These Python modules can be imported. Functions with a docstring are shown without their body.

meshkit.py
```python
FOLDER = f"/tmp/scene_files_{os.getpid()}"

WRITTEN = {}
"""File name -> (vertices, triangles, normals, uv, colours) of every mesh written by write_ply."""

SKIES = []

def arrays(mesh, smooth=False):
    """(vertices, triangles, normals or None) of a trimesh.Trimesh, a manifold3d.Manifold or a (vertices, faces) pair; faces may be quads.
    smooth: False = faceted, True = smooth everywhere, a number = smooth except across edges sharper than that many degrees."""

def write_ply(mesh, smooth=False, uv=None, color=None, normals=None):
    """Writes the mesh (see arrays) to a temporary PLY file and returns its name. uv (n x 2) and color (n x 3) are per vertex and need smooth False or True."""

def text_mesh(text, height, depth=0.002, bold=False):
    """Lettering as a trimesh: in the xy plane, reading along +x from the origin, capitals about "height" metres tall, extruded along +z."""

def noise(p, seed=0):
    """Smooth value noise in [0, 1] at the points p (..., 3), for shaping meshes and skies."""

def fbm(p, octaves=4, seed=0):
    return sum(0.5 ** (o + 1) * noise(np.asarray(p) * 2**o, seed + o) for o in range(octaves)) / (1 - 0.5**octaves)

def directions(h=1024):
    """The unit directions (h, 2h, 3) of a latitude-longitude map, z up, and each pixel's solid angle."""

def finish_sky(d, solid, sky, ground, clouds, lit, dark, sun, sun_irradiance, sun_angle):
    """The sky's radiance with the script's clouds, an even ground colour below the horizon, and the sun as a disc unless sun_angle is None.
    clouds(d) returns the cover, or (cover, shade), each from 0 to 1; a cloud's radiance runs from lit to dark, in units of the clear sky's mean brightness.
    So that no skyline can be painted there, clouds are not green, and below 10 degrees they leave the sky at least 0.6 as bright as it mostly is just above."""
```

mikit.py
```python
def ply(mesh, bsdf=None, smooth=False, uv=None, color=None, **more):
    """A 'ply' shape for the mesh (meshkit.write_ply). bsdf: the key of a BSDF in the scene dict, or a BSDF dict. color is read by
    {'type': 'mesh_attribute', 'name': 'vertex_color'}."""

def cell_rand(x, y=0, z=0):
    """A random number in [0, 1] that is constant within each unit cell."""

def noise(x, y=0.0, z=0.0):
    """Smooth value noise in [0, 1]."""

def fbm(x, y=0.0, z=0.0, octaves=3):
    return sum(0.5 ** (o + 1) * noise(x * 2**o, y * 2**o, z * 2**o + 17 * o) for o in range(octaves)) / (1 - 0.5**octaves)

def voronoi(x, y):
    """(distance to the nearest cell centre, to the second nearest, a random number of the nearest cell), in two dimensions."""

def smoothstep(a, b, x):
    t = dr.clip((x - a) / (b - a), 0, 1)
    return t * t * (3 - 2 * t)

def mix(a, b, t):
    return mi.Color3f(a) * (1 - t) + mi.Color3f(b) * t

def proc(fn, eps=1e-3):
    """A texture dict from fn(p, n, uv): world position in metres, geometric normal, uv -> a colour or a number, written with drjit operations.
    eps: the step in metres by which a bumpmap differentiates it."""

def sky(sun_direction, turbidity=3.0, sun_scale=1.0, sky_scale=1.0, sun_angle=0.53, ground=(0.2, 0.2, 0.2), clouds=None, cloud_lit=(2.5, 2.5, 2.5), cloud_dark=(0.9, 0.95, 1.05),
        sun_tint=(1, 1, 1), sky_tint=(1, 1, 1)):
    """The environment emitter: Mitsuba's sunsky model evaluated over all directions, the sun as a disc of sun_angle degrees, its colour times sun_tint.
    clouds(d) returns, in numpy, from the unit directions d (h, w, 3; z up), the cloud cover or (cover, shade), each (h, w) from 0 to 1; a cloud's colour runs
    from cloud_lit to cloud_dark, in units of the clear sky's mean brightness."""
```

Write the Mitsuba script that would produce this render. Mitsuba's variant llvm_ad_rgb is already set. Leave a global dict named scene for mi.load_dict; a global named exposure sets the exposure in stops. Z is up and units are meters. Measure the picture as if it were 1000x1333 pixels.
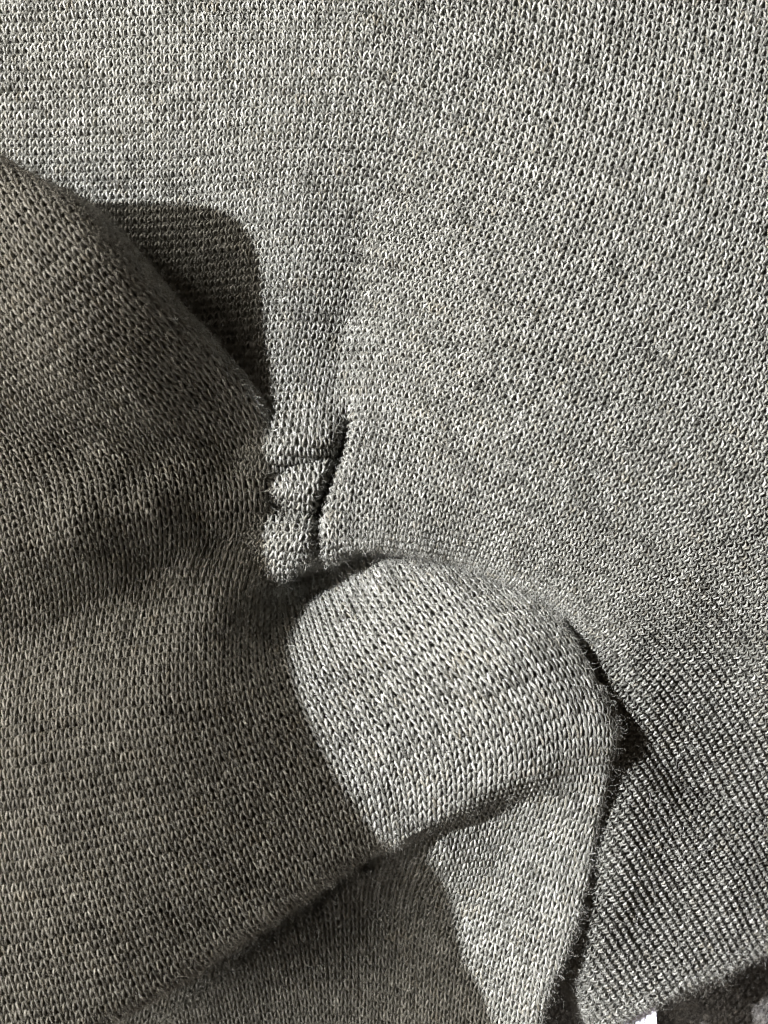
import math
import numpy as np, trimesh, drjit as dr, mitsuba as mi, mikit, meshkit
from scipy.interpolate import RBFInterpolator, LinearNDInterpolator
from scipy.ndimage import map_coordinates, gaussian_filter
from scipy.sparse import coo_matrix
from scipy.sparse.linalg import spsolve

T4 = mi.ScalarTransform4f
scene, labels = {}, {}

# ------------------------------------------------------------------ camera, light, exposure
HEIGHT = 320.0                       # camera above the cloth, in millimetres (all lengths below are millimetres until written)
scene['camera'] = {'type': 'thinlens', 'fov': 2 * math.degrees(math.atan(100 / HEIGHT)), 'fov_axis': 'x',
                   'aperture_radius': 0.0025, 'focus_distance': 0.327, 'near_clip': 0.01, 'far_clip': 50.0,
                   'to_world': T4().look_at(origin=[0, 0, HEIGHT / 1000], target=[0, 0, 0], up=[0, 1, 0])}
SUN_EL = math.radians(45)
SUN = np.array([-0.93 * math.cos(SUN_EL), 0.37 * math.cos(SUN_EL), math.sin(SUN_EL)])
def thin_cloud(d):
    return 0.55 + 0.45 * meshkit.fbm(d * [3.0, 3.0, 6.0], 4, 5)
scene['sky'] = mikit.sky(SUN.tolist(), turbidity=3, sun_scale=0.3, clouds=thin_cloud, cloud_lit=(7.4, 6.75, 5.9), cloud_dark=(5.6, 5.1, 4.4), sun_tint=(0.83, 1.0, 1.38), sky_tint=(1.2, 0.97, 0.76))
exposure = 4.75

# ------------------------------------------------------------------ materials
def streaks(uv, k):
    """fibres running along a yarn: u round it, v along it, slowly twisting"""
    return mikit.noise(uv.x * k + uv.y * 2.2, uv.y * 1.6, uv.x * 0.0 + 3.0)

def wool(dark, mid, light):
    def fn(p, n, uv):
        a = streaks(uv, 9.0)
        b = mikit.noise(uv.y * 0.37, uv.x * 2.0 + 9.0)
        c = mikit.noise(p.x * 900, p.y * 900, p.z * 900)
        col = mikit.mix(mi.Color3f(*dark), mi.Color3f(*mid), mikit.smoothstep(0.15, 0.55, a * 0.7 + b * 0.3))
        col = mikit.mix(col, mi.Color3f(*light), mikit.smoothstep(0.58, 0.85, a * 0.6 + c * 0.4))
        return mikit.mix(col, mi.Color3f(0.20, 0.17, 0.11), mikit.smoothstep(0.72, 0.9, mikit.noise(uv.y * 0.9 + 40, uv.x * 5)) * 0.25)
    return fn

def twist(p, n, uv):
    return 0.5 + 0.5 * dr.sin(6.2831853 * (2.0 * uv.x + 2.5 * uv.y)) + 0.7 * streaks(uv, 16.0)

def wool_bsdf(dark, mid, light, rough):
    base = {'type': 'principled', 'base_color': mikit.proc(wool(dark, mid, light)), 'roughness': rough, 'specular': 0.55, 'anisotropic': 0.5, 'sheen': 0.35, 'sheen_tint': 0.3}
    return {'type': 'twosided', 'bsdf': {'type': 'bumpmap', 'arbitrary': mikit.proc(twist, eps=4e-5), 'scale': 6e-5, 'bsdf': base}}

scene['grey_wool'] = wool_bsdf((0.06, 0.061, 0.053), (0.166, 0.169, 0.152), (0.36, 0.365, 0.34), 0.44)
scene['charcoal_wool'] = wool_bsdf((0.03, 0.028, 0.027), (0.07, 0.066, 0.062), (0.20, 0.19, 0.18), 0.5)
scene['grey_lining'] = {'type': 'twosided', 'bsdf': {'type': 'principled', 'base_color': {'type': 'rgb', 'value': [0.166, 0.169, 0.152]}, 'roughness': 0.9}}
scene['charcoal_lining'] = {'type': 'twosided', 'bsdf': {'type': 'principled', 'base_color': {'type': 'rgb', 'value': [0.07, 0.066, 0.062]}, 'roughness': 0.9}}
scene['fibre'] = {'type': 'twosided', 'bsdf': {'type': 'principled', 'base_color': {'type': 'rgb', 'value': [0.30, 0.302, 0.28]}, 'roughness': 0.4, 'specular': 0.6}}

# ------------------------------------------------------------------ helpers
S = 0.2                              # millimetres to one photograph pixel on the cloth's level
def at(X, Y, z=0.0):
    k = (HEIGHT - z) / HEIGHT * S
    return np.stack([(np.asarray(X, float) - 500) * k, (666.5 - np.asarray(Y, float)) * k], -1)

def ctl(rows):
    a = np.array(rows, float)
    return at(a[:, 0], a[:, 1], a[:, 2]), a[:, 2]

def seg_dist(P, line):
    """distance to a polyline, the place along it (index + fraction)"""
    best, where = np.full(len(P), 1e9), np.zeros(len(P))
    for k in range(len(line) - 1):
        a, b = line[k], line[k + 1]
        t = np.clip(((P - a) @ (b - a)) / max(((b - a) ** 2).sum(), 1e-9), 0, 1)
        d = np.linalg.norm(P - a - t[:, None] * (b - a), axis=1)
        m = d < best
        best[m], where[m] = d[m], k + t[m]
    return best, where

def inside(P, poly):
    x, y = P.T
    r = np.zeros(len(P), bool)
    for k in range(len(poly)):
        (x0, y0), (x1, y1) = poly[k - 1], poly[k]
        c = (y0 > y) != (y1 > y)
        r ^= c & (x < (x1 - x0) * (y - y0) / (y1 - y0 + 1e-12) + x0)
    return r

def smooth_line(pts, n=8):
    """Catmull-Rom through the rows of pts (any columns)"""
    p = np.asarray(pts, float)
    q = np.vstack([2 * p[0] - p[1], p, 2 * p[-1] - p[-2]])
    out = []
    for k in range(1, len(q) - 2):
        t = np.linspace(0, 1, n, endpoint=False)[:, None]
        a, b, c, d = q[k - 1], q[k], q[k + 1], q[k + 2]
        out.append(0.5 * (2 * b + (c - a) * t + (2 * a - 5 * b + 4 * c - d) * t**2 + (3 * b - a - 3 * c + d) * t**3))
    return np.vstack(out + [p[-1:]])

def mm_ply(V, F, bsdf, normals=None, uv=None):
    path = meshkit.write_ply((np.asarray(V) / 1000.0, F), False, uv, None, normals=normals)
    return {'type': 'ply', 'filename': path, 'face_normals': normals is None, 'bsdf': {'type': 'ref', 'id': bsdf}}

# ------------------------------------------------------------------ a layer of cloth: a relief over the plane, an outline, a field of wale directions
GRID = 0.5
class Layer:
    def __init__(self, name, box, heights, lean, edges, creases, pitch, seed, wall=9.0, drop=16.0, dents=0.35, skirt=1.8, smoothing=2.0, step=None, tall=None):
        self.skirt = skirt
        self.name, self.pitch, self.seed = name, pitch, seed
        (x0, y1), (x1, y0) = at(box[0], box[1]), at(box[2], box[3])
        self.x0, self.y0 = x0, y0
        nx, ny = int((x1 - x0) / GRID) + 1, int((y1 - y0) / GRID) + 1
        gx, gy = np.meshgrid(x0 + GRID * np.arange(nx), y0 + GRID * np.arange(ny))
        P = np.stack([gx.ravel(), gy.ravel()], 1)
        cp, cz = ctl(heights)
        coarse = np.stack([gx[::4, ::4].ravel(), gy[::4, ::4].ravel()], 1)
        zc = RBFInterpolator(cp, cz, kernel='thin_plate_spline', smoothing=smoothing)(coarse).reshape(gx[::4, ::4].shape)
        fine = lambda c: map_coordinates(c, [(gy - y0).ravel() / GRID / 4, (gx - x0).ravel() / GRID / 4], order=3, mode='nearest')
        z = fine(zc)
        if step is not None:                     # beyond this line the cloth lies on a second relief: a sheer drop where the width is small, a soft roll where it is large
            line, below = step
            bp, bz = ctl(below)
            z2 = fine(RBFInterpolator(bp, bz, kernel='thin_plate_spline', smoothing=smoothing)(coarse).reshape(gx[::4, ::4].shape))
            l = smooth_line(line, 6)
            lp = at(l[:, 0], l[:, 1], l[:, 2])
            d, w = seg_dist(P, lp)
            k = np.minimum(w.astype(int), len(lp) - 2)
            v, q = lp[k + 1] - lp[k], P - lp[k]
            side = np.sign(v[:, 0] * q[:, 1] - v[:, 1] * q[:, 0])
            x = np.clip((-side * d) / np.interp(w, np.arange(len(l)), l[:, 3]) * 0.5 + 0.5, 0, 1)
            z += (z2 - z) * x * x * (3 - 2 * x)
        # soft dents and swells of a lived-in cloth
        z += dents * 4 * (meshkit.fbm(np.stack([P[:, 0] / 22, P[:, 1] / 22, P[:, 0] * 0 + seed], 1), 3, seed) - 0.5)
        # outline: edges are (closed) polyline rows X, Y, z, roll radius
        e = smooth_line(edges, 6)
        outline = at(e[:, 0], e[:, 1], e[:, 2])
        self.outline = outline
        ins = inside(P, outline)
        d, w = seg_dist(P, outline)
        R = np.interp(w, np.arange(len(e)), e[:, 3])
        q = np.clip(1 - d / np.maximum(R, 1e-6), 0, 1)
        z = np.where(ins, z - R * (1 - np.sqrt(np.maximum(1 - q**2, 0))), z - R - np.minimum(d * wall, drop))
        self.sd = np.where(ins, -d, d).reshape(gx.shape)
        for line, depth, width in creases:
            c = smooth_line(line, 6)
            dist, at_ = seg_dist(P, at(c[:, 0], c[:, 1], 0.0))
            u = at_ / (len(c) - 1)
            dep = depth(u) if callable(depth) else depth
            wid = width(u) if callable(width) else width
            z -= dep * np.exp(-(np.sqrt(dist**2 + 0.05) / wid) ** 1.3)
        self.z = gaussian_filter(z.reshape(gx.shape), 0.8)
        self.gy, self.gx = np.gradient(self.z, GRID)
        self.solve(gx, gy, lean, tall)

    def solve(self, gx, gy, lean, tall):
        """fabric coordinates U (wales), V (courses) whose gradients follow the wale directions on the relief, by least squares"""
        st = 2
        X, Y = gx[::st, ::st], gy[::st, ::st]
        zx, zy, sd = self.gx[::st, ::st], self.gy[::st, ::st], self.sd[::st, ::st]
        l = np.array(lean, float)
        th = np.radians(RBFInterpolator(at(l[:, 0], l[:, 1]), l[:, 2], kernel='linear', smoothing=0.5)(np.stack([X[::3, ::3].ravel(), Y[::3, ::3].ravel()], 1)).reshape(X[::3, ::3].shape))
        i, j = np.indices(X.shape)
        th = map_coordinates(th, [i.ravel() / 3, j.ravel() / 3], order=1, mode='nearest').reshape(X.shape)
        w = np.stack([np.sin(th), np.cos(th), zx * np.sin(th) + zy * np.cos(th)], -1)
        w /= np.linalg.norm(w, axis=-1, keepdims=True)
        n = np.stack([-zx, -zy, np.ones_like(zx)], -1)
        n /= np.linalg.norm(n, axis=-1, keepdims=True)
        c = np.cross(w, n)
        tx, ty = np.stack([np.ones_like(zx), 0 * zx, zx], -1), np.stack([0 * zx, np.ones_like(zx), zy], -1)
        high = np.ones_like(zx)                  # how much taller than usual the courses are pulled
        if tall:
            k = np.array(tall, float)
            high = RBFInterpolator(at(k[:, 0], k[:, 1]), k[:, 2], kernel='linear', smoothing=0.5)(np.stack([X[::3, ::3].ravel(), Y[::3, ::3].ravel()], 1)).reshape(X[::3, ::3].shape)
            high = map_coordinates(high, [i.ravel() / 3, j.ravel() / 3], order=1, mode='nearest').reshape(X.shape)
        ok = sd < 2.2
        idx = -np.ones(X.shape, int)
        idx[ok] = np.arange(ok.sum())
        h = GRID * st
        rows, cols, vals, rhs_u, rhs_v = [], [], [], [], []
        r = 0
        for (a, b, t) in (((slice(None), slice(None, -1)), (slice(None), slice(1, None)), tx), ((slice(None, -1), slice(None)), (slice(1, None), slice(None)), ty)):
            both = ok[a] & ok[b]
            ia, ib = idx[a][both], idx[b][both]
            steep = np.sqrt(1 + (0.5 * (t[a] + t[b]))[both][:, 2] ** 2)
            wt = 1 / steep
            gu = 0.5 * ((c * t).sum(-1)[a] + (c * t).sum(-1)[b])[both] * h / self.pitch[0]
            gv = 0.5 * ((w * t).sum(-1)[a] + (w * t).sum(-1)[b])[both] * h / self.pitch[1] / high[a][both]
            k = r + np.arange(len(ia))
            rows += [k, k]; cols += [ia, ib]; vals += [-wt, wt]
            rhs_u.append(gu * wt); rhs_v.append(gv * wt)
            r += len(ia)
        rows.append([r]); cols.append([0]); vals.append([1e-3]); rhs_u.append([0.0]); rhs_v.append([0.0])
        M = coo_matrix((np.concatenate(vals), (np.concatenate(rows), np.concatenate(cols))), shape=(r + 1, ok.sum())).tocsr()
        A = (M.T @ M + 1e-9 * coo_matrix((np.ones(ok.sum()), (np.arange(ok.sum()),) * 2)).tocsr()).tocsc()
        UV = spsolve(A, np.stack([M.T @ np.concatenate(rhs_u), M.T @ np.concatenate(rhs_v)], 1))
        self.UV = UV
        self.to_xy = LinearNDInterpolator(UV, np.stack([X[ok], Y[ok]], 1))

    def sample(self, field, P, order=1):
        return map_coordinates(field, [(P[:, 1] - self.y0) / GRID, (P[:, 0] - self.x0) / GRID], order=order, mode='nearest')

    def point(self, uv):
        P = self.to_xy(uv)
        bad = ~np.isfinite(P[:, 0])
        P[bad] = 0
        n = np.stack([-self.sample(self.gx, P), -self.sample(self.gy, P), np.ones(len(P))], 1)
        n /= np.linalg.norm(n, axis=1, keepdims=True)
        return np.column_stack([P, self.sample(self.z, P)]), n, bad

# one stitch: half of its loop (x in stitch widths from the stitch's middle line, y in courses, depth in stitch widths)
HALF = np.array([[-0.50, -0.72, -0.26], [-0.30, -0.70, -0.20], [-0.11, -0.50, 0.02], [-0.16, -0.12, 0.23], [-0.29, 0.28, 0.21], [-0.36, 0.60, 0.02], [-0.24, 0.82, -0.17], [0.0, 0.90, -0.26]])
WIDE = np.array([[-0.50, -0.64, -0.27], [-0.28, -0.62, -0.20], [-0.09, -0.41, -0.07], [-0.15, -0.11, 0.25], [-0.29, 0.17, 0.24], [-0.385, 0.42, -0.07], [-0.25, 0.70, -0.19], [0.0, 0.78, -0.27]])   # a looser, wider stitch
def whole(half):
    return np.vstack([half, (half * [-1, 1, 1])[-2::-1]])        # sinker to sinker over the head: 15 points, periodic in x

def loop_at(t, LOOP):
    """centre line at parameter t (0..14), with cubic interpolation and the neighbours' loops beyond its ends"""
    def key(k):
        q, m = np.divmod(k, len(LOOP) - 1)
        return LOOP[m] + np.stack([q, 0 * q, 0 * q], -1)
    k = np.floor(t).astype(int)
    f = (t - k)[:, None]
    a, b, c, d = key(k - 1), key(k), key(k + 1), key(k + 2)
    return 0.5 * (2 * b + (c - a) * f + (2 * a - 5 * b + 4 * c - d) * f**2 + (3 * b - a - 3 * c + d) * f**3)

SIDES = 5
def knit(layer, key, others, bsdf, radius=0.19, gain=1.0, margin=5.0, steps=12, depth_hide=7.0, most=110, half=HALF):
    rng = np.random.default_rng(layer.seed)
    lo, hi = np.floor(layer.UV.min(0)).astype(int), np.ceil(layer.UV.max(0)).astype(int)
    I, J = np.meshgrid(np.arange(lo[0], hi[0]), np.arange(lo[1], hi[1]))
    I, J = I.ravel(), J.ravel()
    p, n, bad = layer.point(np.stack([I, J], 1).astype(float))
    keep = ~bad & (layer.sample(layer.sd, p[:, :2]) < 1.6)
    k = HEIGHT / (HEIGHT - p[:, 2])
    keep &= (np.abs(p[:, 0] * k) < 100 + margin) & (np.abs(p[:, 1] * k) < 133.3 + margin)
    for o in others:
        over = (o.sample(o.sd, p[:, :2]) < -9) & (o.sample(o.z, p[:, :2]) > p[:, 2] + depth_hide)
        keep &= ~over
    I, J = I[keep], J[keep]
    N, M = len(I), steps
    # every stitch keeps its own size and set; ends are shared with the neighbours of its course
    def jit(i, j, s):
        h = np.sin(i * 127.1 + j * 311.7 + s * 74.7 + layer.seed * 13.3) * 43758.5453
        return h - np.floor(h) - 0.5
    tt = np.linspace(0, 14, M + 1)
    eps = 0.25
    t = np.concatenate([tt - eps, tt, tt + eps])
    L = loop_at(t, whole(half))                                              # 3(M+1) x 3
    bump = np.sin(np.clip(t / 14, 0, 1) * np.pi) ** 2           # 0 at the shared ends
    x = I[:, None] + L[None, :, 0] + bump * 0.13 * jit(I, J, 1)[:, None] + 0.10 * (meshkit.noise(np.stack([I * 0.21, J * 0.9, I * 0 + 5.0], 1), layer.seed)[:, None] - 0.5) * bump
    y = J[:, None] + L[None, :, 1] * (1 + 0.16 * bump * jit(I, J, 2)[:, None]) + bump * 0.22 * jit(I, J, 3)[:, None]
    row = jit(J * 0, J, 4)[:, None]
    y = y + 0.14 * row
    zz = L[None, :, 2] * gain * (1 + 0.4 * bump * jit(I, J, 5)[:, None]) + bump * 0.10 * jit(I, J, 6)[:, None]
    p, n, bad = layer.point(np.stack([x.ravel(), y.ravel()], 1))
    c = p + n * (zz.ravel() * layer.pitch[0])[:, None]
    c, n, bad = c.reshape(N, 3, M + 1, 3), n.reshape(N, 3, M + 1, 3)[:, 1], bad.reshape(N, -1).any(1)
    tan = c[:, 2] - c[:, 0]
    c = c[:, 1]
    long = np.linalg.norm(np.diff(c, axis=1), axis=2).max(1) > 3.0
    good = ~bad & ~long
    c, n, tan, I, J = c[good], n[good], tan[good], I[good], J[good]
    N = len(I)
    tan /= np.linalg.norm(tan, axis=2, keepdims=True) + 1e-9
    b = np.cross(tan, n); b /= np.linalg.norm(b, axis=2, keepdims=True) + 1e-9
    a = np.cross(b, tan)
    ang = np.arange(SIDES + 1) / SIDES * 2 * np.pi + np.pi      # the seam lies underneath
    nor = np.cos(ang)[None, None, :, None] * a[:, :, None] + np.sin(ang)[None, None, :, None] * b[:, :, None]
    rad = radius * layer.pitch[0] * (1 + 0.22 * jit(I, J, 7)[:, None] * np.sin(tt / 14 * np.pi)[None, :] + 0.06 * np.sin(tt * 2.1)[None, :] * np.sin(tt / 14 * np.pi)[None, :])
    V = c[:, :, None] + nor * rad[:, :, None, None]
    uv = np.stack(np.broadcast_arrays((np.arange(SIDES + 1) / SIDES)[None, None, :], (J * 17.31 + I)[:, None, None] + (tt / 14)[None, :, None]), -1)
    m, s = np.meshgrid(np.arange(M), np.arange(SIDES), indexing='ij')
    W = SIDES + 1
    q = np.stack([m * W + s, m * W + s + 1, (m + 1) * W + s + 1, (m + 1) * W + s], -1).reshape(-1, 4)
    tri = np.vstack([q[:, [0, 1, 2]], q[:, [0, 2, 3]]])
    # every unbroken row of stitches is one length of yarn; the longest are entries of their own, short ends go together
    o = np.lexsort((I, -J))
    cut = np.nonzero((np.diff(J[o]) != 0) | (np.diff(I[o]) != 1))[0] + 1
    runs = sorted(np.split(o, cut), key=lambda g: -len(g))
    alone = [g for g in runs[:most] if len(g) >= 8]
    rest = [g for g in runs[len(alone):]]
    def put(name, g):
        F = (tri[None] + (np.arange(len(g)) * (M + 1) * W)[:, None, None]).reshape(-1, 3)
        scene[name] = mm_ply(V[g].reshape(-1, 3), F, bsdf, nor[g].reshape(-1, 3), uv[g].reshape(-1, 2))
    for num, g in enumerate(sorted(alone, key=lambda g: (-J[g[0]], I[g[0]]))):
        put(key + '__yarn_row' + ('_%03d' % num if num else ''), g)
    if rest:
        put(key + '__yarn_ends', np.concatenate(rest))
        labels[key + '__yarn_ends'] = {'kind': 'stuff'}
    order = alone
    return N, len(order), np.stack([I, J], 1)

def lining(layer, key, bsdf, below):
    """the cloth's body under the stitches"""
    st = 3
    z, sd = layer.z[::st, ::st], layer.sd[::st, ::st]
    nzx, nzy = layer.gx[::st, ::st], layer.gy[::st, ::st]
    ny, nx = z.shape
    X, Y = np.meshgrid(layer.x0 + GRID * st * np.arange(nx), layer.y0 + GRID * st * np.arange(ny))
    n = np.stack([-nzx, -nzy, np.ones_like(z)], -1); n /= np.linalg.norm(n, axis=-1, keepdims=True)
    V = np.stack([X, Y, z], -1) - n * below
    i, j = np.meshgrid(np.arange(ny - 1), np.arange(nx - 1), indexing='ij')
    ok = (sd[:-1, :-1] < layer.skirt) & (sd[1:, 1:] < layer.skirt) & (sd[1:, :-1] < layer.skirt) & (sd[:-1, 1:] < layer.skirt)
    i, j = i[ok], j[ok]
    q = np.stack([i * nx + j, i * nx + j + 1, (i + 1) * nx + j + 1, (i + 1) * nx + j], -1)
    F = np.vstack([q[:, [0, 1, 2]], q[:, [0, 2, 3]]])
    used, F = np.unique(F, return_inverse=True)
    scene[key] = mm_ply(V.reshape(-1, 3)[used], F.reshape(-1, 3), bsdf, n.reshape(-1, 3)[used])

def fuzz(layer, key, IJ, count, seed, bsdf='fibre', long_share=0.03, seg=3):
    """loose fibres standing off the yarn: mostly short ones lying close, a few long strays; each a thin flat ribbon"""
    rng = np.random.default_rng(seed)
    q = layer.point(IJ.astype(float))[0]
    near = np.exp(-(layer.sample(layer.sd, q[:, :2]) / 5.0) ** 2) * 4.0 + 1
    pick = rng.choice(len(IJ), count, p=near / near.sum())
    at_ = IJ[pick] + rng.uniform(-0.5, 0.5, (count, 2))
    brush = (near[pick] - 1) / 4.0                # rubbed edges stand up more
    p, n, bad = layer.point(at_)
    p, n, brush = p[~bad], n[~bad], brush[~bad]
    N = len(p)
    length = rng.gamma(2.6, 0.38, N) + 0.45
    far = rng.random(N) < long_share
    length[far] *= rng.uniform(1.5, 2.5, far.sum())
    phi = rng.uniform(0, 2 * np.pi, N)
    e = np.stack([np.cos(phi), np.sin(phi), 0 * phi], 1)
    e -= n * (e * n).sum(1, keepdims=True); e /= np.linalg.norm(e, axis=1, keepdims=True)
    f = np.cross(n, e)
    bend, rise = rng.normal(0, 1.2, N), (rng.gamma(2.0, 0.13, N) + 0.05) * (1 + 0.8 * brush)
    t = np.linspace(0, 1, seg + 1)
    th = bend[:, None] * t
    along = np.cumsum(np.concatenate([np.zeros((N, 1)), np.cos(th[:, :-1])], 1), 1) * (length / seg)[:, None]
    side = np.cumsum(np.concatenate([np.zeros((N, 1)), np.sin(th[:, :-1])], 1), 1) * (length / seg)[:, None]
    up = rng.uniform(0.25, 0.8, N)[:, None] + rise[:, None] * length[:, None] * np.sin(np.pi * t[None] * rng.uniform(0.5, 1.0, N)[:, None])
    C = p[:, None] + along[..., None] * e[:, None] + side[..., None] * f[:, None] + up[..., None] * n[:, None]
    tan = np.gradient(C, axis=1); tan /= np.linalg.norm(tan, axis=2, keepdims=True) + 1e-9
    b = np.cross(tan, n[:, None]) + 0.6 * rng.normal(0, 1, (N, 1, 1)) * n[:, None]; b /= np.linalg.norm(b, axis=2, keepdims=True) + 1e-9
    r = rng.uniform(0.015, 0.045, N)[:, None] * (1 - 0.6 * t[None] ** 2)
    V = np.stack([C - b * r[..., None], C + b * r[..., None]], 2)
    m = np.arange(seg)
    q = np.stack([m * 2, m * 2 + 1, m * 2 + 3, m * 2 + 2], -1)
    tri = np.vstack([q[:, [0, 1, 2]], q[:, [0, 2, 3]]])
    F = (tri[None] + (np.arange(N) * (seg + 1) * 2)[:, None, None]).reshape(-1, 3)
    scene[key] = mm_ply(V.reshape(-1, 3), F, bsdf)
    labels[key] = {'kind': 'stuff'}

# ------------------------------------------------------------------ the setting
def box_mesh(x0, x1, y0, y1, z0, z1):
    return trimesh.creation.box(bounds=[[x0 / 1000, y0 / 1000, z0 / 1000], [x1 / 1000, y1 / 1000, z1 / 1000]])
GROUND_Z = -110.0
def ground_fn(p, n, uv):
    return mikit.mix(mi.Color3f(0.10, 0.085, 0.07), mi.Color3f(0.16, 0.14, 0.12), mikit.fbm(p.x * 60, p.y * 60, 0.0))
scene['ground_stone'] = {'type': 'principled', 'base_color': mikit.proc(ground_fn), 'roughness': 0.8}
g = trimesh.creation.box(bounds=[[-12, -12, GROUND_Z / 1000 - 0.02], [12, 12, GROUND_Z / 1000]])
scene['ground'] = mikit.ply(g, 'ground_stone')
labels['ground'] = {'label': 'brown stone ground under the jumper', 'category': 'ground', 'kind': 'structure'}

# unseen roof and walls added to block sky light, open only to the left
def light_block_fn(p, n, uv):
    return mikit.mix(mi.Color3f(0.035, 0.027, 0.02), mi.Color3f(0.07, 0.055, 0.04), mikit.fbm(p.x * 3, p.y * 3, p.z * 24))
scene['light_block_wood'] = {'type': 'principled', 'base_color': mikit.proc(light_block_fn), 'roughness': 0.6}
for part, (x0, x1, y0, y1, z0, z1) in {'roof': (-1950, 1800, -2200, 2200, 2250, 2330), 'wall': (1500, 1600, -642, 2002, GROUND_Z, 2248), 'wall_001': (-2600, 1498, 1900, 2000, GROUND_Z, 2248), 'wall_002': (-2600, 1498, -640, -560, GROUND_Z, 2248)}.items():
    scene['added_light_block__' + part] = mikit.ply(box_mesh(x0, x1, y0, y1, z0, z1), 'light_block_wood')
labels['added_light_block'] = {'label': 'unseen dark roof and walls added to block sky light from above and three sides', 'category': 'added_light_block'}

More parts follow.
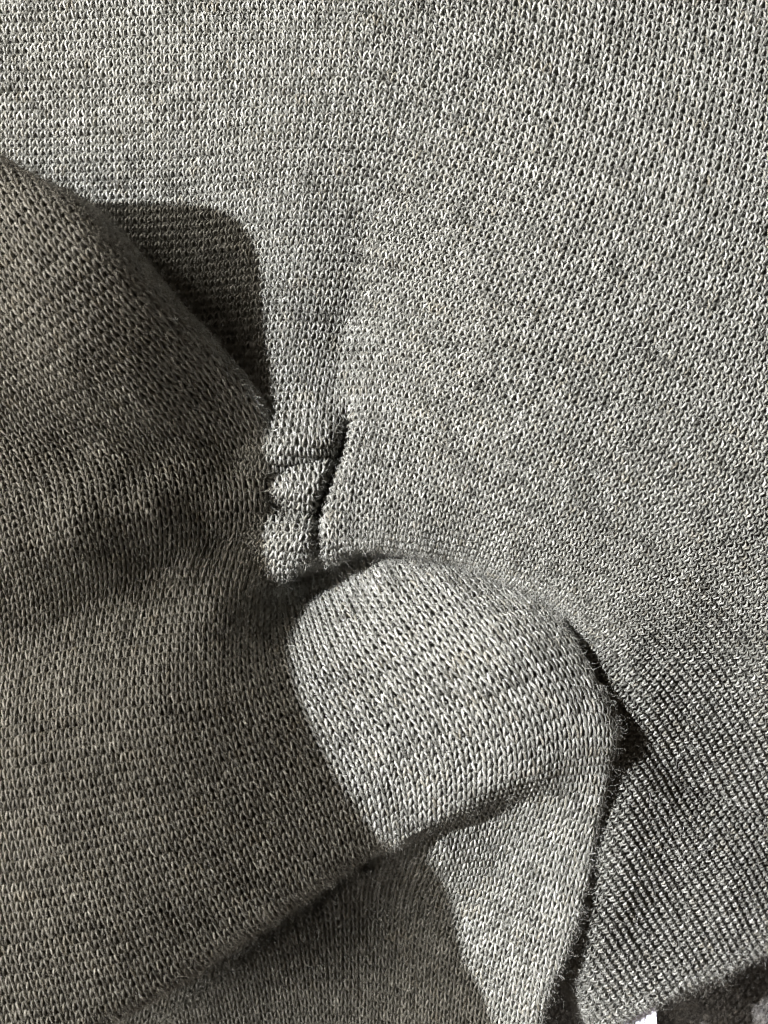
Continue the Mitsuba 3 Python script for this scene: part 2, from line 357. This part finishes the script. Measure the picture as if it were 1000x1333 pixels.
# ------------------------------------------------------------------ the jumper's layers (control rows are photograph pixels and a height in millimetres)
UPPER = Layer('upper', (-70, -70, 1200, 1480),
    [(-50,-50,-26),(250,-50,-12),(500,-50,-1),(750,-50,2),(1050,-50,-5),(0,150,-30),(200,150,-19),(400,150,-7),(560,150,-1),(800,150,4),(1050,150,-4),
     (100,350,-30),(250,350,-21),(380,300,-9),(455,300,-8),(540,300,-3),(700,300,6),(900,300,6),(1050,300,-1),
     (380,430,-7),(440,430,-8),(520,430,-3),(590,430,3),(650,450,7),(850,450,7),(1050,450,0),(375,530,-4),(400,560,1),(490,560,0),(600,600,6),(800,600,7),(1050,600,0),
     (395,583,3),(390,635,1),(385,700,3),(400,720,2),(470,680,3),(560,660,5),(700,680,6),(850,680,4),(1050,680,-4),
     (450,715,1),(600,720,0),(700,760,-2),(780,800,-3),(880,800,-5),(1050,800,-12),(770,850,-6),(800,890,-5),(850,860,-9),(940,870,-17),(1050,880,-24),
     (835,900,-6),(850,940,-9),(900,960,-16),(1000,970,-27),(1080,980,-37),(822,940,-7),(870,990,-14),(930,1040,-24),(1000,1085,-34),(1080,1110,-45),
     (800,1010,-7),(790,1060,-8),(850,1080,-15),(950,1140,-28),(1060,1180,-42),(785,1130,-10),(770,1210,-12),(830,1200,-19),(900,1250,-28),(1000,1220,-39),(860,1310,-25),(760,1280,-18),(820,1345,-25),
     (700,1200,-16),(690,1000,-16),(720,900,-8),(300,800,-12),(200,600,-18),(0,500,-28)],
    [(100,100,0),(300,100,0),(500,60,5),(450,50,3),(620,60,10),(900,60,8),(400,400,0),(420,250,0),(540,230,24),(600,330,26),(650,500,24),(500,430,22),(900,200,14),(900,500,22),(900,700,38),(930,1000,54),(800,720,25),(850,850,45),
     (440,690,0),(500,690,5),(600,700,12),(390,570,0),(390,640,8),(385,710,15),(100,350,0),(300,400,0),(850,1200,53),(950,1150,50),(760,1150,55),(900,1270,56)],
    [(-65,-65,-4,.5),(1065,-65,-4,.5),(1068,500,0,.5),(1070,1100,-45,.5),(1072,1205,-45,1),(1010,1240,-40,2.5),(930,1276,-32,2.5),(862,1303,-26,2.5),(812,1328,-25,2.5),(780,1350,-22,3),(750,1302,-18,4),(725,1262,-17,3),(690,1225,-16,2),(680,1100,-16,1),(690,960,-15,1),(725,885,-8,3),(742,842,-5,6),(722,800,-3,8),(660,766,-2,8),(600,741,-1,8),(540,722,0,5),(475,713,0,2.2),(447,722,0,2.0),(428,731,0,2.0),(411,726,0,2.0),(375,748,0,2.6),(335,775,-3,3),(200,700,-8,1),(0,600,-8,1),(-65,500,-8,.5),(-65,200,-5,.5)],
    [([(470,480),(455,535),(446,575),(438,602),(424,640),(414,670),(412,728)], lambda u: 14 * np.interp(u, [0, .12, .26, .42, .6, .8, 1], [0.01, 0.05, .6, 1, 1, .8, .6]), lambda u: np.interp(u, [0, .15, .3, .5, 1], [3.0, 2.0, 1.3, 1.35, 1.1])),
     ([(505,190),(480,280),(458,380),(440,470),(438,540)], lambda u: 4.2 * np.clip(u * 1.6, 0, 1), 7.0),
     ([(338,632),(378,608),(426,594)], 6.0, 2.4), ([(338,650),(378,668),(416,672)], 7.0, 2.3), ([(352,578),(385,574),(428,566)], -2.6, 5.0), ([(352,636),(385,638),(418,634)], -2.4, 4.0), ([(356,715),(385,706),(406,698)], -2.4, 5.0), ([(350,540),(385,545),(430,556)], 1.6, 3.0),
     ([(800,905),(840,965),(890,1025),(1000,1085),(1075,1115)], lambda u: 1.8 * np.clip(u * 3 - 0.6, 0, 1), 4.0)],
    (2.34, 2.10), 11, tall=[(0,0,1.28),(300,0,1.27),(0,200,1.2),(300,200,1.18),(500,100,1.2),(800,50,1.15),(1000,50,1.12),(400,400,1.05),(700,300,1.05),(700,600,1),(950,600,1),(400,650,1),(900,900,1),(900,1200,1)])

FOLD = Layer('fold', (-70, 130, 850, 1440),
    [(-50,300,7),(0,260,12),(60,300,18),(150,380,18),(250,475,7),(330,550,-2),(0,400,10),(100,470,12),(200,535,6),(-50,450,5),(0,560,0),(100,590,0),(200,598,-2),(300,610,-4),(345,605,-4),
     (0,680,9),(100,680,12),(200,660,8),(300,652,1),(345,650,-1),(-50,700,8),(0,840,4),(100,790,2),(200,740,-1),(280,705,-2),(345,690,-2),
     (0,950,13),(100,900,13),(200,850,12),(280,790,8),(340,770,-1),(365,800,-6),(0,1100,14),(150,1050,17),(300,1000,16),(400,950,12),(350,870,9),(390,840,2),
     (0,1250,14),(150,1200,16),(300,1150,14),(420,1100,12),(490,1080,10),(100,1320,14),(250,1250,12),(0,1380,14),
     (432,768,-13),(400,764,-14),(465,756,-9),(440,825,0),(450,900,8),(520,1000,11),(500,770,-2),(560,800,5),(600,900,12),(650,800,5),(700,850,8),(720,940,9),(640,1000,11),(780,920,4),(560,740,-2),(650,775,-2),(720,810,0),(770,880,1),(800,930,1),
     (800,955,4),(760,985,5.5),(720,1005,7),(650,1036,8),(580,1068,8),(535,1092,7.5),(680,1100,6),(600,1150,5),(760,1100,2),(450,1200,9),(300,1330,10)],
    [(100,350,-35),(250,480,-38),(0,450,-35),(330,540,-30),(50,300,-33),(100,590,-34),(60,640,-28),(150,680,-6),(250,680,0),(330,640,0),(0,700,-20),(0,850,-8),(250,720,28),(300,780,10),(330,720,28),(200,850,12),(100,900,0),
     (0,1000,-5),(150,1000,-10),(300,950,-15),(400,950,-27),(350,1180,-27),(200,1250,-18),(0,1250,-10),(450,880,-38),(530,860,-40),(600,880,-38),(700,900,-30),(770,950,5),(500,1050,-15),(560,1060,-5),(650,1000,5),(600,780,-40),(700,830,-30),(420,800,-35),
     (650,1150,20),(700,1060,25),(740,1200,17),(600,1250,15),(600,1100,8),(680,1330,12)],
    [(-65,165,8,5),(0,205,12,6),(50,233,16,6),(100,263,18,6),(160,328,17,6),(220,394,9,6),(280,455,1,5),(325,505,-3,4),(350,545,-4,3),(350,600,-5,2),(353,660,-3,2),(356,720,-4,2),(372,758,-12,2),(415,750,-17,2),(450,737,-16,2),(488,729,-9,3),(540,729,-4,5),(600,738,-3,7),(660,763,-3,7),(720,795,-3,6),(752,828,-2,5),(775,868,-1,5.5),(797,905,0,6),(807,932,0,6),(803,975,0,5),(790,1040,-2,4),(776,1110,-5,4),(760,1180,-7,4),(738,1245,-9,4),(708,1320,-12,4),(680,1400,-14,2),(560,1425,-25,.3),(300,1425,-38,.3),(200,1380,-38,.3),(220,1332,-38,.3),(260,1300,-38,.3),(312,1262,-37,.3),(372,1220,-35,.3),(430,1178,-30,.3),(478,1140,-18,.3),(505,1119,0,.3),(515,1110,6,.5),(504,1108,8,3),(470,1125,9,5.5),(420,1160,10,5.5),(360,1200,10,5.5),(300,1240,10,5.5),(240,1280,10,5.5),(180,1313,10,5.5),(100,1352,10,5.5),(0,1385,10,4),(-65,1390,10,2)],
    [([(345,690),(300,700),(210,740),(120,790),(-20,850)], lambda u: 2.4 * (1 - u * 0.7), 4.0), ([(350,600),(250,600),(120,585),(0,565)], lambda u: 2.2 * (1 - 0.6 * u), 5.0)],
    (2.38, 2.34), 23, drop=70.0, skirt=6.5, smoothing=1.0,
    step=([(-65,1402,0,1),(100,1362,0,1),(240,1290,0,1),(360,1210,0,1),(420,1170,0,1),(470,1133,2,1.2),(506,1112,5,1.8),(560,1082,6,4.2),(640,1046,6,5.6),(720,1012,5,6.8),(780,985,3,7),(860,945,2,7.5)],
          [(800,985,0),(760,1015,-0.5),(700,1050,-3.5),(640,1080,-6),(590,1108,-4),(558,1118,-4),(535,1140,-13),(760,1080,-5),(690,1100,-8),(640,1130,-10),(590,1160,-12),(510,1165,-26),(760,1180,-6),(720,1180,-7),(650,1200,-13),(590,1230,-18),(530,1260,-29),(480,1180,-34),(400,1230,-38),
           (710,1260,-9),(640,1290,-16),(560,1320,-25),(480,1300,-33),(680,1350,-13),(600,1400,-22),(510,1390,-30),(350,1290,-40),(300,1390,-40),(400,1380,-38)]))

LOWER = Layer('lower', (-70, 1020, 640, 1540),
    [(540,1180,-30),(530,1260,-33),(560,1320,-31),(510,1390,-35),(515,1130,-26),(480,1150,-34),(400,1230,-42),(300,1300,-44),(400,1340,-43),(200,1400,-45),(480,1250,-38),(450,1340,-40),(400,1150,-44),(300,1200,-45),(0,1250,-46),(0,1390,-46)],
    [(600,1250,15),(400,1280,15),(500,1180,18),(300,1300,12)],
    [(-65,1200,-46,1),(200,1130,-45,1),(400,1050,-42,1),(480,1060,-36,.5),(520,1110,-26,.3),(540,1180,-30,.3),(535,1300,-32,.3),(540,1450,-36,.3),(-65,1480,-46,1)],
    [],
    (2.25, 2.25), 37, dents=0.1)

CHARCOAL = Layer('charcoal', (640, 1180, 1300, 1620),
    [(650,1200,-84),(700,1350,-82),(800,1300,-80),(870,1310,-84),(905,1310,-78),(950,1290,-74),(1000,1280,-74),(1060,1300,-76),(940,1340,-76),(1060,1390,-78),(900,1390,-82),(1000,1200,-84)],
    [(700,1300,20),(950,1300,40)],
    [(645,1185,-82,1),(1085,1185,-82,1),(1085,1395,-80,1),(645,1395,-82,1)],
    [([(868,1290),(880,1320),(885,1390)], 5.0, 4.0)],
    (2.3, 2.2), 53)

J = 'knitted_jumper'
labels[J] = {'label': 'grey olive fine knit wool jumper bunched into folds with a slit in the middle', 'category': 'jumper'}
tot = 0
for layer, part, others, fz, say in ((UPPER, 'main_panel', [FOLD], 62000, 'broad sunlit panel of grey knit round the slit and down to the lower hem'), (FOLD, 'gathered_fold', [], 64000, 'raised folds of grey knit, mostly in brown shade'),
                                     (LOWER, 'under_fold', [FOLD], 8000, 'dark grey knit under the edge of the raised fold')):
    key = J + '__' + part
    lining(layer, key, 'grey_lining', 1.25)
    labels[key] = {'label': say}
    N, rows, IJ = knit(layer, key, others, 'grey_wool', most={'main_panel': 140, 'gathered_fold': 120, 'under_fold': 40}[part], half=WIDE if layer is UPPER else HALF, radius=0.188 if layer is UPPER else 0.21, gain=1.1 if layer is UPPER else 1.0)
    fuzz(layer, key + '__loose_fibres', IJ, fz, layer.seed + 100)
    print(part, N, rows)

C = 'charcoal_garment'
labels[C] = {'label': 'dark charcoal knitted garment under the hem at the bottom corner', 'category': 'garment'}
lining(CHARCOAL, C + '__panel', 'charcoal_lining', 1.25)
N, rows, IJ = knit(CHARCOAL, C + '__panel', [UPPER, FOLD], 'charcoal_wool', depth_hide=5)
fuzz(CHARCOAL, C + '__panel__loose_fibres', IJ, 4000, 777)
print('charcoal', N, rows)

# ------------------------------------------------------------------ white label below the hem
scene['white_satin'] = {'type': 'twosided', 'bsdf': {'type': 'principled', 'base_color': {'type': 'rgb', 'value': [0.56, 0.55, 0.64]}, 'roughness': 0.5, 'specular': 0.4}}
a = np.array([(780, 1342), (852, 1298), (856, 1350), (858, 1400), (800, 1400)], float)
lab = at(a[:, 0], a[:, 1], -30)
from shapely.geometry import Polygon
lm = trimesh.creation.extrude_polygon(Polygon(lab), 0.35, engine='earcut')
lm = lm.subdivide().subdivide().subdivide()
lv = np.array(lm.vertices); lv[:, 2] += -31 + 0.02 * (lv[:, 0] - lab[0, 0]) ** 2 * 0.3
scene['white_label'] = mikit.ply(trimesh.Trimesh(lv / 1000, lm.faces, process=False), 'white_satin')
labels['white_label'] = {'label': 'plain white label poking out below the hem', 'category': 'label'}

# ------------------------------------------------------------------ added unseen translucent canvas screen, shaped to cast warm shade on the left folds
def screen_post_fn(p, n, uv):
    g = mikit.fbm(p.x * 30, p.y * 220, p.z * 30)
    return mikit.mix(mi.Color3f(0.16, 0.09, 0.05), mi.Color3f(0.30, 0.18, 0.10), g)
def canvas_fn(p, n, uv):
    return mikit.mix(mi.Color3f(0.85, 0.77, 0.66), mi.Color3f(0.95, 0.87, 0.76), mikit.noise(p.x * 1500, p.y * 1500, p.z * 300))
scene['screen_post_wood'] = {'type': 'principled', 'base_color': mikit.proc(screen_post_fn), 'roughness': 0.45}
scene['canvas'] = {'type': 'principledthin', 'base_color': mikit.proc(canvas_fn), 'roughness': 0.8, 'diff_trans': 1.9}  # translucent, so the added screen glows warm into the shade it casts
SLOPE, LEVEL = -0.5, 172.0          # the canvas leans: its height is LEVEL + SLOPE * y
def thrown(X, Y, z):
    """the place on the canvas that throws its shadow on the cloth at that pixel and height"""
    p = np.append(at(X, Y, z), z)
    return (p + SUN * (LEVEL + SLOPE * p[1] - p[2]) / (SUN[2] - SLOPE * SUN[1]))[:2]
def cloth_height(X, Y):
    z = 0.0
    for _ in range(8):
        q = at([X], [Y], z)
        z = 0.5 * z + 0.5 * max(l.sample(l.z, q)[0] for l in (UPPER, FOLD, LOWER) if l.sample(l.sd, q)[0] < 0)
    return z
edge = np.array([thrown(X, Y, z if z is not None else cloth_height(X, Y)) for X, Y, z in [(-120,262,-28),(0,262,-28),(100,264,None),(230,266,None),(290,276,None),(322,300,None),(339,340,None),(347,420,None),(352,520,-4),(355,640,0),(378,790,-4),(388,880,None),(432,990,None),(482,1075,11),(512,1106,8),(562,1126,-4),(600,1225,None),(645,1330,None),(700,1450,-15)]])
edge = smooth_line(edge, 5)
poly = Polygon(np.vstack([edge, [edge[-1] + [-330, 10], edge[0] + [-230, -20]]])).buffer(0)
cv2, cf = trimesh.creation.triangulate_polygon(poly, engine='earcut')
cv = np.column_stack([cv2, LEVEL + SLOPE * cv2[:, 1]])
scene['added_shade_screen__canvas_sheet'] = mikit.ply(trimesh.Trimesh(cv / 1000, cf, process=False), 'canvas')
labels['added_shade_screen'] = {'label': 'unseen translucent canvas screen added to shade the left folds', 'category': 'shade_screen'}
for k in range(2):
    fx, fy = (edge[-1] + [-340, 8], edge[0] + [-240, -10])[k]
    post = trimesh.creation.cylinder(radius=0.011, height=(LEVEL + 60 - GROUND_Z) / 1000, sections=20)
    post.apply_translation([fx / 1000, fy / 1000, (LEVEL + 60 + GROUND_Z) / 2000])
    scene['added_shade_screen__post' + ('_%03d' % k if k else '')] = mikit.ply(post, 'screen_post_wood', smooth=30)
